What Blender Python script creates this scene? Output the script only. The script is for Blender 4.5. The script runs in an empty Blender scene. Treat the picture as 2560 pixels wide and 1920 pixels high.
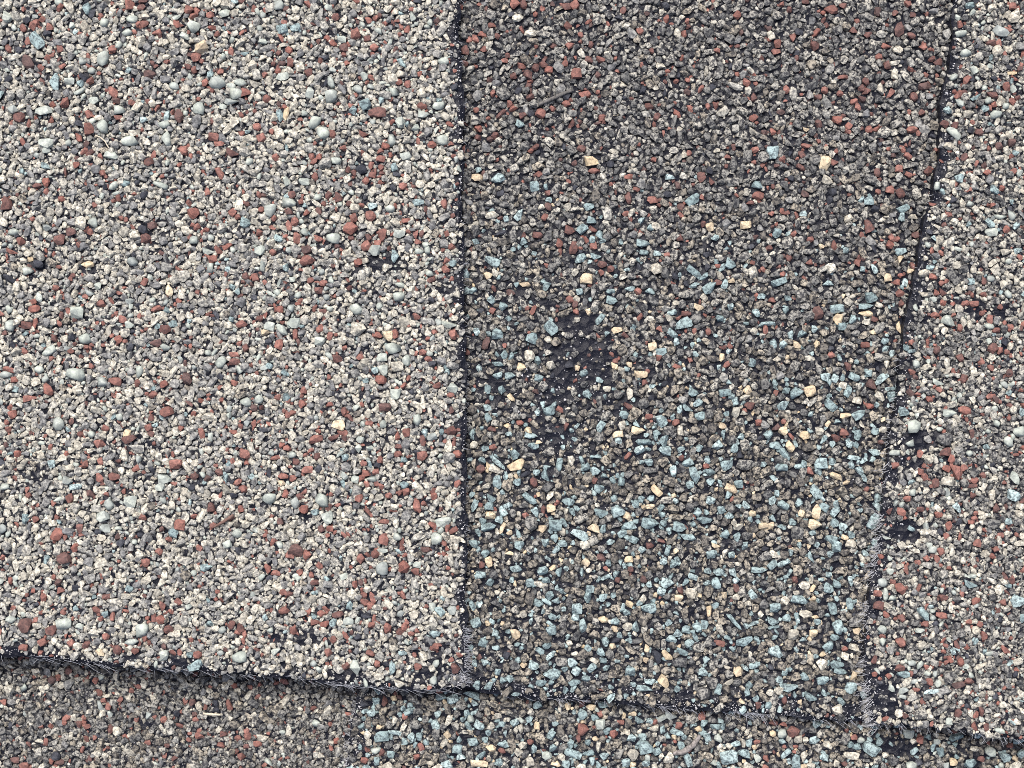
import bpy, bmesh, math, random
import numpy as np
from mathutils import Vector, Matrix

random.seed(11)
rng = np.random.default_rng(11)
scene = bpy.context.scene
col = scene.collection

# ------------------------------------------------------------------ camera, sky, sun, exposure
S = 0.05e-3            # metres per photograph pixel on the reference level
REF = 4.6e-3           # height of the reference level (top of the recessed strip)
DIST = 0.200           # camera distance above it
CAMZ = REF + DIST
cam_d = bpy.data.cameras.new("camera")
cam_d.sensor_width = 36.0
cam_d.lens = 36.0 * DIST / (2560 * S)
cam_d.clip_start = 0.005
cam_d.clip_end = 50.0
cam_d.dof.use_dof = True
cam_d.dof.focus_distance = DIST
cam_d.dof.aperture_fstop = 18.0
cam = bpy.data.objects.new("camera", cam_d)
cam.location = (0, 0, CAMZ)
col.objects.link(cam)
scene.camera = cam

SUN_EL, SUN_AZ = math.radians(58), math.radians(-18)   # azimuth from +Y (up in the picture), minus = towards the left
world = bpy.data.worlds.new("World")
scene.world = world
world.use_nodes = True
wn = world.node_tree
wn.nodes.clear()
sky = wn.nodes.new("ShaderNodeTexSky")
sky.sky_type = 'NISHITA'
sky.sun_disc = False
sky.sun_elevation = SUN_EL
sky.sun_rotation = SUN_AZ
sky.air_density = 0.8
sky.dust_density = 6.0
sky.ozone_density = 1.0
bg = wn.nodes.new("ShaderNodeBackground")
bg.inputs["Strength"].default_value = 0.085
wo = wn.nodes.new("ShaderNodeOutputWorld")
wn.links.new(sky.outputs[0], bg.inputs[0])
wn.links.new(bg.outputs[0], wo.inputs[0])

sun_d = bpy.data.lights.new("sun", 'SUN')
sun_d.energy = 1.5
sun_d.angle = math.radians(24)
sun_d.color = (1.0, 0.985, 0.955)
sun = bpy.data.objects.new("sun", sun_d)
dvec = Vector((math.sin(SUN_AZ) * math.cos(SUN_EL), math.cos(SUN_AZ) * math.cos(SUN_EL), math.sin(SUN_EL)))
sun.rotation_euler = dvec.to_track_quat('Z', 'Y').to_euler()
sun.location = (0, 0, 1)
col.objects.link(sun)

vs = scene.view_settings
vs.view_transform = 'Standard'
vs.look = 'None'
vs.exposure = 1.2
vs.gamma = 1.0
vs.use_curve_mapping = False
scene.cycles.max_bounces = 3
scene.cycles.diffuse_bounces = 1
scene.cycles.glossy_bounces = 2
scene.cycles.use_denoising = False
scene.cycles.filter_width = 0.95

# ------------------------------------------------------------------ materials
def new_mat(name):
    m = bpy.data.materials.new(name)
    m.use_nodes = True
    nt = m.node_tree
    nt.nodes.clear()
    out = nt.nodes.new("ShaderNodeOutputMaterial")
    b = nt.nodes.new("ShaderNodeBsdfPrincipled")
    nt.links.new(b.outputs[0], out.inputs[0])
    return m, nt, b

def math_node(nt, op, a, b=None):
    n = nt.nodes.new("ShaderNodeMath"); n.operation = op
    for i, v in enumerate((a, b)):
        if v is None: continue
        if isinstance(v, (int, float)): n.inputs[i].default_value = v
        else: nt.links.new(v, n.inputs[i])
    return n.outputs[0]

def mix_rgb(nt, blend, fac, a, b):
    n = nt.nodes.new("ShaderNodeMix"); n.data_type = 'RGBA'; n.blend_type = blend
    for sock, v in ((n.inputs[0], fac), (n.inputs[6], a), (n.inputs[7], b)):
        if isinstance(v, (int, float)): sock.default_value = v
        elif isinstance(v, tuple): sock.default_value = (*v, 1)
        else: nt.links.new(v, sock)
    return n.outputs[2]

def granule_mat(name, c1, c2, c3, grit, amount, lo=0.42, hi=0.58, rough=0.8, fine=2700, bump=0.6):
    """mineral granule: colour drifts c1..c2..c3 from grain to grain, mottled with dark grit"""
    m, nt, b = new_mat(name)
    at = nt.nodes.new("ShaderNodeAttribute"); at.attribute_name = "shade"
    oi = nt.nodes.new("ShaderNodeObjectInfo")
    r = math_node(nt, 'FRACT', math_node(nt, 'ADD', at.outputs["Fac"], oi.outputs["Random"]))
    ramp = nt.nodes.new("ShaderNodeValToRGB")
    e = ramp.color_ramp.elements
    e[0].color = (*c1, 1); e[1].color = (*c3, 1)
    k = e.new(0.5); k.color = (*c2, 1)
    nt.links.new(r, ramp.inputs[0])
    geo = nt.nodes.new("ShaderNodeNewGeometry")
    n1 = nt.nodes.new("ShaderNodeTexNoise"); n1.inputs["Scale"].default_value = fine
    n1.inputs["Detail"].default_value = 3.0; n1.inputs["Roughness"].default_value = 0.75
    nt.links.new(geo.outputs["Position"], n1.inputs["Vector"])
    mr = nt.nodes.new("ShaderNodeMapRange")
    mr.inputs["From Min"].default_value = lo; mr.inputs["From Max"].default_value = hi
    nt.links.new(n1.outputs["Fac"], mr.inputs["Value"])
    n2 = nt.nodes.new("ShaderNodeTexNoise"); n2.inputs["Scale"].default_value = 1500
    n2.inputs["Detail"].default_value = 2.0
    nt.links.new(geo.outputs["Position"], n2.inputs["Vector"])
    mr2 = nt.nodes.new("ShaderNodeMapRange")
    mr2.inputs["From Min"].default_value = 0.3; mr2.inputs["From Max"].default_value = 0.7
    mr2.inputs["To Min"].default_value = 0.78; mr2.inputs["To Max"].default_value = 1.15
    nt.links.new(n2.outputs["Fac"], mr2.inputs["Value"])
    base = mix_rgb(nt, 'MIX', math_node(nt, 'MULTIPLY', math_node(nt, 'SUBTRACT', 1.0, mr.outputs[0]), amount), ramp.outputs[0], grit)
    tint = mix_rgb(nt, 'MULTIPLY', 1.0, base, mr2.outputs[0])
    nt.links.new(tint, b.inputs["Base Color"])
    b.inputs["Roughness"].default_value = rough
    b.inputs["Specular IOR Level"].default_value = 0.35
    bp = nt.nodes.new("ShaderNodeBump"); bp.inputs["Strength"].default_value = bump
    bp.inputs["Distance"].default_value = 0.00012
    nt.links.new(n1.outputs["Fac"], bp.inputs["Height"])
    nt.links.new(bp.outputs[0], b.inputs["Normal"])
    return m

G = {}
G['e'] = granule_mat("pale_grey_granule", (.19, .195, .20), (.40, .395, .355), (.56, .535, .45), (.075, .076, .08), 0.85)
G['c'] = granule_mat("cream_granule", (.50, .465, .38), (.66, .63, .53), (.40, .38, .32), (.13, .125, .11), 0.75)
G['g'] = granule_mat("speckled_grey_granule", (.13, .132, .128), (.26, .255, .232), (.42, .405, .35), (.024, .025, .031), 0.93, 0.45, 0.55)
G['w'] = granule_mat("taupe_granule", (.14, .13, .114), (.27, .245, .20), (.40, .36, .285), (.028, .028, .031), 0.9, 0.45, 0.55)
G['r'] = granule_mat("terracotta_granule", (.25, .105, .082), (.31, .15, .122), (.18, .085, .07), (.10, .05, .045), 0.6)
G['d'] = granule_mat("maroon_granule", (.14, .067, .058), (.18, .09, .077), (.12, .076, .07), (.05, .035, .035), 0.6)
G['m'] = granule_mat("mint_white_granule", (.36, .40, .355), (.45, .49, .43), (.30, .33, .315), (.17, .19, .19), 0.55, rough=0.6, fine=1300, bump=0.25)
G['b'] = granule_mat("ice_blue_granule", (.33, .43, .43), (.21, .285, .29), (.42, .53, .525), (.06, .08, .09), 0.85, 0.42, 0.53)
G['t'] = granule_mat("tan_granule", (.56, .45, .29), (.64, .54, .38), (.48, .39, .27), (.22, .17, .12), 0.75, 0.36, 0.52)
G['s'] = granule_mat("slate_granule", (.03, .034, .046), (.05, .054, .068), (.085, .09, .105), (.015, .015, .02), 0.6)
KEYS = "ecgwrdmbts"
KI = {k: i for i, k in enumerate(KEYS)}

def asphalt_mat():
    m, nt, b = new_mat("bare_asphalt")
    geo = nt.nodes.new("ShaderNodeNewGeometry")
    v = nt.nodes.new("ShaderNodeTexVoronoi"); v.inputs["Scale"].default_value = 950
    v.feature = 'F1'
    n = nt.nodes.new("ShaderNodeTexNoise"); n.inputs["Scale"].default_value = 3500; n.inputs["Detail"].default_value = 4
    for q in (v, n): nt.links.new(geo.outputs["Position"], q.inputs["Vector"])
    hgt = math_node(nt, 'ADD', math_node(nt, 'MULTIPLY', v.outputs["Distance"], 1.0), math_node(nt, 'MULTIPLY', n.outputs["Fac"], 0.35))
    bp = nt.nodes.new("ShaderNodeBump"); bp.inputs["Strength"].default_value = 0.9
    bp.inputs["Distance"].default_value = 0.0004
    nt.links.new(hgt, bp.inputs["Height"]); nt.links.new(bp.outputs[0], b.inputs["Normal"])
    ramp = nt.nodes.new("ShaderNodeValToRGB")  # near-black asphalt, its blue tint is sky reflection put into the base colour
    ramp.color_ramp.elements[0].color = (.004, .0045, .008, 1)
    ramp.color_ramp.elements[1].color = (.011, .0125, .022, 1)
    nt.links.new(n.outputs["Fac"], ramp.inputs[0]); nt.links.new(ramp.outputs[0], b.inputs["Base Color"])
    b.inputs["Roughness"].default_value = 0.5
    b.inputs["Specular IOR Level"].default_value = 0.22
    return m
ASPHALT = asphalt_mat()

def plain_mat(name, c, rough=0.6, var=0.3, scale=4000):
    m, nt, b = new_mat(name)
    geo = nt.nodes.new("ShaderNodeNewGeometry")
    n = nt.nodes.new("ShaderNodeTexNoise"); n.inputs["Scale"].default_value = scale; n.inputs["Detail"].default_value = 3
    nt.links.new(geo.outputs["Position"], n.inputs["Vector"])
    ramp = nt.nodes.new("ShaderNodeValToRGB")
    ramp.color_ramp.elements[0].position = 0.3; ramp.color_ramp.elements[1].position = 0.7
    ramp.color_ramp.elements[0].color = tuple(x * (1 - var) for x in c) + (1,)
    ramp.color_ramp.elements[1].color = tuple(min(1, x * (1 + var)) for x in c) + (1,)
    nt.links.new(n.outputs["Fac"], ramp.inputs[0]); nt.links.new(ramp.outputs[0], b.inputs["Base Color"])
    b.inputs["Roughness"].default_value = rough
    return m
FIBRE = plain_mat("glass_fibre", (.34, .35, .38), 0.45, 0.6)
SPECK = plain_mat("mineral_speck", (.38, .38, .39), 0.7, 0.5)
TWIG_DARK = plain_mat("dark_twig_bark", (.10, .095, .09), 0.8, 0.6, 3000)
TWIG_BROWN = plain_mat("brown_twig_bark", (.13, .075, .06), 0.8, 0.4, 3000)
TWIG_GREY = plain_mat("grey_twig_bark", (.20, .18, .17), 0.8, 0.6, 3000)
STRAW = plain_mat("straw", (.55, .49, .38), 0.7, 0.2, 3000)

def deck_mat():
    m, nt, b = new_mat("granulated_roofing")
    geo = nt.nodes.new("ShaderNodeNewGeometry")
    v = nt.nodes.new("ShaderNodeTexVoronoi"); v.inputs["Scale"].default_value = 800
    nt.links.new(geo.outputs["Position"], v.inputs["Vector"])
    sep = nt.nodes.new("ShaderNodeSeparateColor"); nt.links.new(v.outputs["Color"], sep.inputs[0])
    ramp = nt.nodes.new("ShaderNodeValToRGB"); ramp.color_ramp.interpolation = 'CONSTANT'
    e = ramp.color_ramp.elements
    e[0].color = (.12, .11, .10, 1); e[1].position = 0.3; e[1].color = (.30, .28, .24, 1)
    for p, c in ((.6, (.42, .39, .33)), (.82, (.28, .09, .065)), (.92, (.40, .47, .46))):
        q = e.new(p); q.color = (*c, 1)
    nt.links.new(sep.outputs[0], ramp.inputs[0]); nt.links.new(ramp.outputs[0], b.inputs["Base Color"])
    bp = nt.nodes.new("ShaderNodeBump"); bp.invert = True; bp.inputs["Distance"].default_value = 0.0006
    nt.links.new(v.outputs["Distance"], bp.inputs["Height"]); nt.links.new(bp.outputs[0], b.inputs["Normal"])
    b.inputs["Roughness"].default_value = 0.85
    return m
DECK = deck_mat()

# ------------------------------------------------------------------ layout curves (photograph pixels)
def curve(pts):
    xs = np.array([p[0] for p in pts], float); ys = np.array([p[1] for p in pts], float)
    return lambda t: np.interp(t, xs, ys)

tab_edge = curve([(-700, 1146), (0, 1151), (87, 1146), (174, 1154), (260, 1161), (362, 1159), (477, 1157), (700, 1161), (900, 1164),
                  (990, 1166), (1177, 1162), (1350, 1166), (1500, 1161), (1616, 1167), (1711, 1169), (2600, 1175)])
far_edge = curve([(-700, 2440), (0, 2385), (116, 2379), (203, 2366), (260, 2354), (347, 2348), (463, 2335), (521, 2320), (602, 2303),
                  (798, 2268), (900, 2250), (987, 2243), (1045, 2232), (1131, 2221), (1218, 2212), (1276, 2204), (1377, 2198),
                  (1440, 2178), (1527, 2169), (1599, 2160), (1671, 2166), (1729, 2172), (1802, 2180), (2600, 2200)])
butt = curve([(-700, 1590), (0, 1639), (66, 1640), (145, 1648), (255, 1662), (333, 1668), (463, 1676), (640, 1688), (727, 1693),
              (842, 1712), (987, 1722), (1074, 1726), (1169, 1716), (1180, 1722), (1280, 1742), (1465, 1748), (1540, 1755), (1656, 1767), (1772, 1776),
              (1920, 1787), (2065, 1798), (2180, 1804), (2296, 1813), (2412, 1825), (2470, 1840), (2560, 1849), (3260, 1900)])
low_edge = curve([(1300, 905), (1731, 897), (1775, 889), (1847, 871), (1920, 867), (2600, 850)])

T = 1.9e-3
X0, X1, Y0, Y1 = -520, 3080, -390, 2310          # granule cover, well beyond the frame on every side

def sway(px, py):
    """slow unevenness of the whole roofing, metres"""
    return 1.6e-4 * (np.sin(px / 410.0 + 0.6) * np.cos(py / 530.0 + 1.1) + 0.5 * np.sin(px / 170.0 + py / 230.0))

def lift(px, py):
    """the far tab's lower corner stands a little proud"""
    return 1.1e-3 * np.clip((px - 2150) / 420.0, 0, 1) * np.clip((py - 1450) / 380.0, 0, 1.3)

LAYERS = {}
def layer(key, z, up=False):
    LAYERS[key] = (z, up)
layer('UL', REF + T); layer('UR', REF + T, True); layer('UB', REF); layer('LT', REF - T - 0.25e-3); layer('LB', REF - 2 * T - 0.25e-3)

def top_z(key, px, py):
    z, up = LAYERS[key]
    o = z + sway(px, py)
    if up: o = o + lift(px, py)
    return o

def to_world(px, py, z):
    k = S * (CAMZ - z) / DIST
    return (px - 1280) * k, (960 - py) * k, k

def hash_noise(n, amp, seed, smooth=2):
    g = np.random.default_rng(seed)
    a = g.normal(0, 1, n)
    for _ in range(smooth):
        a = (np.roll(a, 1) + 2 * a + np.roll(a, -1)) / 4
    return a * amp * (1.7 if smooth else 1)

def build_mesh(name, verts, faces, mat, parent, smooth=False):
    me = bpy.data.meshes.new(name)
    me.from_pydata([tuple(v) for v in verts], [], faces)
    me.update()
    if smooth: me.shade_smooth()
    for m in (mat if isinstance(mat, list) else [mat]): me.materials.append(m)
    o = bpy.data.objects.new(name, me)
    col.objects.link(o)
    if parent is not None: o.parent = parent
    return o

def slab(name, key, xl, xr, ytop, ybot, nx, ny, parent, seed, thick=T):
    """one roofing layer: uneven top, ragged cut edges, real thickness, closed underneath"""
    jl, jr = hash_noise(ny + 1, 3.0, seed), hash_noise(ny + 1, 3.0, seed + 1)
    jb = hash_noise(nx + 1, 3.5, seed + 2)
    s = np.linspace(0, 1, nx + 1)[None, :]; t = np.linspace(0, 1, ny + 1)[:, None]
    px = xl(np.full((ny + 1, nx + 1), ytop)) * (1 - s) + xr(np.full((ny + 1, nx + 1), ytop)) * s
    for _ in range(4):
        py = ytop * (1 - t) + ybot(px) * t
        px = xl(py) * (1 - s) + xr(py) * s
    px[:, 0] += jl; px[:, -1] += jr; py[-1, :] += jb
    z = top_z(key, px, py)
    rim = np.zeros_like(z); rim[:, 0] = rim[:, -1] = 1; rim[-1, :] = 1
    z = z - rim * 0.3e-3
    x, y, _ = to_world(px, py, z)
    V = np.stack([x, y, z], -1).reshape(-1, 3)
    W = nx + 1
    F = []
    for j in range(ny):
        for i in range(nx):
            a = j * W + i
            F.append((a, a + W, a + W + 1, a + 1))
    ring = [i for i in range(W)] + [j * W + nx for j in range(1, ny + 1)] + [ny * W + i for i in range(nx - 1, -1, -1)] + [j * W for j in range(ny - 1, 0, -1)]
    verts = [tuple(v) for v in V]
    g = np.random.default_rng(seed + 5)
    prev = ring
    n = len(ring)
    for lev in (0.35, 0.7, 1.0):
        start = len(verts)
        for q in ring:
            v = V[q]
            verts.append((v[0] + g.normal(0, 5e-5), v[1] + g.normal(0, 5e-5), v[2] - thick * lev))
        cur = list(range(start, start + n))
        for i in range(n):
            F.append((prev[i], prev[(i + 1) % n], cur[(i + 1) % n], cur[i]))
        prev = cur
    F.append(tuple(reversed(prev)))
    return build_mesh(name, verts, F, ASPHALT, parent)

def empty(name, label, cat, group=None, loc=(0, 0, 0)):
    o = bpy.data.objects.new(name, None)
    o.empty_display_size = 0.01
    o.location = loc
    col.objects.link(o)
    o["label"] = label; o["category"] = cat
    if group: o["group"] = group
    return o

# ------------------------------------------------------------------ large structure: roof deck and the two shingles
DZ = LAYERS['LB'][0] - T - 0.9e-3
deck = build_mesh("roof_deck", [(-1.2, -1.2, DZ), (1.2, -1.2, DZ), (1.2, 1.2, DZ), (-1.2, 1.2, DZ)], [(0, 1, 2, 3)], DECK, None)
deck["kind"] = "structure"

upper = empty("roof_shingle", "laminated asphalt shingle of the overlapping upper course, with raised tabs", "roof shingle", "asphalt shingles")
lower = empty("roof_shingle", "laminated asphalt shingle of the lower course, showing beneath the ragged butt edge", "roof shingle", "asphalt shingles")
cst = lambda v: (lambda q: np.full(np.shape(q), float(v)))
OBJ = {}
OBJ['UB'] = slab("backing_layer", 'UB', cst(-560), cst(3120), -430, butt, 250, 110, upper, 21)
OBJ['UL'] = slab("tab", 'UL', cst(-560), tab_edge, -430, butt, 150, 180, upper, 31)
OBJ['UR'] = slab("tab", 'UR', far_edge, cst(3120), -430, butt, 80, 180, upper, 41)
OBJ['LB'] = slab("backing_layer", 'LB', cst(-560), cst(3120), 1350, cst(2350), 120, 40, lower, 51)
OBJ['LT'] = slab("tab", 'LT', low_edge, cst(3120), 1350, cst(2350), 120, 70, lower, 61)
OBJ['UB']["label"] = "dark recessed strip between the two raised tabs, thick with blue granules low down"
OBJ['UL']["label"] = "broad pale tab with cream, terracotta and mint granules"
OBJ['UR']["label"] = "narrow raised tab with a slanting frayed edge"
OBJ['LB']["label"] = "shaded brown-grey recess under the pale tab"
OBJ['LT']["label"] = "tab rich in pale blue granules below the butt edge"

TE = [float(tab_edge(q)) for q in range(-800, 2700)]
FE = [float(far_edge(q)) for q in range(-800, 2700)]
LE = [float(low_edge(q)) for q in range(-800, 2700)]
BU = [float(butt(q)) for q in range(-800, 3400)]
tab_edge = lambda y: TE[int(y) + 800]
far_edge = lambda y: FE[int(y) + 800]
low_edge = lambda y: LE[int(y) + 800]
butt = lambda x: BU[int(x) + 800]
def top_z(key, px, py):
    z, up = LAYERS[key]
    z += 1.6e-4 * (math.sin(px / 410.0 + 0.6) * math.cos(py / 530.0 + 1.1) + 0.5 * math.sin(px / 170.0 + py / 230.0))
    if up: z += 1.1e-3 * min(1, max(0, (px - 2150) / 420.0)) * min(1.3, max(0, (py - 1450) / 380.0))
    return z

def which(px, py):
    if py > butt(px):
        return 'LT' if px > low_edge(py) else 'LB'
    if px < tab_edge(py): return 'UL'
    if px > far_edge(py): return 'UR'
    return 'UB'

# bare spots where granules have come off: x, y, rx, ry, strength
BARE = [(1440, 808, 40, 26, .97), (1400, 880, 42, 26, .9), (1470, 890, 48, 38, .95), (1420, 955, 48, 36, .93), (1375, 1000, 38, 24, .9),
        (1345, 1060, 34, 28, .9), (1500, 955, 32, 38, .85), (1540, 1020, 38, 22, .8), (1400, 1090, 40, 28, .9), (1228, 962, 34, 20, .9),
        (1360, 760, 28, 14, .8), (1315, 733, 22, 14, .9), (1640, 925, 30, 18, .7), (1385, 1130, 48, 18, .8), (1455, 1118, 34, 22, .8),
        (1300, 975, 30, 16, .8), (1500, 860, 40, 16, .7), (1240, 1010, 40, 18, .7), (1590, 900, 26, 16, .6), (1620, 1140, 30, 14, .5),
        (1395, 1460, 40, 18, .5), (1560, 1180, 40, 16, .5), (1350, 1545, 50, 16, .6), (1480, 1660, 60, 22, .6), (1560, 1715, 60, 22, .7),
        (1700, 1740, 60, 22, .75), (1830, 1745, 60, 24, .8), (1990, 1760, 70, 22, .7), (2060, 1600, 30, 16, .6), (2120, 1610, 30, 20, .7),
        (1330, 1500, 26, 18, .6), (1980, 1160, 30, 14, .5), (1755, 620, 30, 12, .6), (1250, 1440, 30, 14, .5),
        (963, 656, 40, 22, .85), (877, 672, 26, 14, .7), (1028, 670, 28, 10, .7), (932, 732, 20, 12, .7), (1120, 722, 26, 12, .8),
        (96, 1187, 26, 18, .8), (373, 1114, 30, 10, .7), (322, 1227, 24, 10, .7), (902, 1116, 26, 14, .7), (761, 1288, 20, 12, .7),
        (767, 1593, 26, 20, .85), (700, 1592, 18, 16, .8), (1100, 1640, 30, 26, .8), (1090, 1690, 48, 26, .8), (1140, 1700, 28, 40, .75),
        (1060, 1300, 16, 12, .6), (160, 1510, 24, 12, .6), (870, 1000, 16, 10, .6), (845, 985, 20, 14, .6), (520, 1330, 18, 10, .6),
        (98, 660, 18, 16, .9), (359, 572, 20, 14, .7), (225, 676, 18, 10, .8), (150, 440, 20, 8, .5), (560, 200, 14, 18, .7), (130, 206, 16, 14, .7),
        (2300, 1100, 46, 22, .93), (2272, 1152, 34, 18, .9), (2265, 1328, 36, 24, .95), (2350, 1155, 20, 12, .7), (2440, 770, 22, 26, .8),
        (2510, 772, 22, 22, .8), (2292, 802, 30, 14, .85), (2230, 1690, 24, 22, .8), (2212, 1752, 44, 34, .9), (2330, 722, 22, 14, .6),
        (2348, 1190, 16, 10, .6), (2390, 745, 20, 14, .6), (2480, 1060, 20, 10, .5),
        (2120, 1872, 34, 14, .7), (2244, 1864, 38, 20, .9), (912, 1800, 26, 60, .4), (362, 1812, 20, 10, .8), (905, 1790, 12, 90, .5)]

BARE_CELLS = {}
for q in BARE:
    for i in range(int((q[0] - q[2] * 1.4) // 120), int((q[0] + q[2] * 1.4) // 120) + 1):
        for j in range(int((q[1] - q[3] * 1.4) // 120), int((q[1] + q[3] * 1.4) // 120) + 1):
            BARE_CELLS.setdefault((i, j), []).append(q)

def bare(key, x, y):
    p = 0.0
    for bx, by, rx, ry, s in BARE_CELLS.get((int(x // 120), int(y // 120)), ()):
        dx = (x - bx) / rx; dy = (y - by) / ry
        d = dx * dx + dy * dy
        if d < 1.9: p = max(p, min(1, s * 1.04) * min(1.0, (1.9 - d) / 0.7))
    if key == 'UB':
        q = ((x - 1420) / 200) ** 2 + ((y - 950) / 190) ** 2
        p = max(p * .97, .68 * math.exp(-q))
    wob = math.sin(x * .043 + y * .031) + math.sin(y * .071 - x * .02)
    if key == 'UL':
        d = tab_edge(y) - x
        if d < 27: p = max(p, 0.86 + .1 * wob if d < 17 else .5 + .25 * wob)
        if d < 5: p = 1
        d = butt(x) - y
        if d < 34: p = max(p, 0.55 + .25 * wob)
        if d < 7: p = max(p, .93)
    elif key == 'UR':
        d = x - far_edge(y)
        if d < 30: p = max(p, 0.8 + .15 * wob)
        if d < 5: p = 1
        d = butt(x) - y
        if d < 16: p = max(p, .4)
    elif key == 'UB':
        d = butt(x) - y
        if d < 44: p = max(p, .62 + .22 * wob)
        if d < 7: p = 1
        p = max(p, min(.34, max(.06, (y - 350) / 1900)))
    elif key == 'LT':
        d = x - low_edge(y)
        if d < 30: p = max(p, .62 + .15 * wob)
        if d < 5: p = 1
        p = max(p, .08)
    return p

# share of each granule colour on each layer
def mix_for(key, x, y):
    if key == 'UL':
        return dict(e=.55, c=.28, r=.075, d=.02, m=.045, b=.012, s=.012, w=.02)
    if key == 'UR':
        return dict(e=.15, g=.50, c=.20, r=.085, d=.03, m=.05, b=.02, s=.02)
    if key == 'LB':
        return dict(g=.54, e=.12, w=.18, c=.09, r=.06, d=.025, m=.01, s=.015)
    if key == 'LT':
        return dict(w=.36, g=.28, b=.17, t=.03, c=.10, m=.02, r=.03, d=.01, s=.01)
    f = min(1, max(0, (y - 420) / 760.0))
    a = dict(g=.68, w=.07, e=.08, r=.075, d=.055, s=.02, c=.015)
    b = dict(w=.43, g=.26, b=.21, t=.035, c=.05, r=.008, d=.01, s=.015)
    return {k: a.get(k, 0) * (1 - f) + b.get(k, 0) * f for k in set(a) | set(b)}

def pick(mix):
    r = random.random() * sum(mix.values())
    for k, v in sorted(mix.items()):
        r -= v
        if r <= 0: return k
    return k

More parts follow.
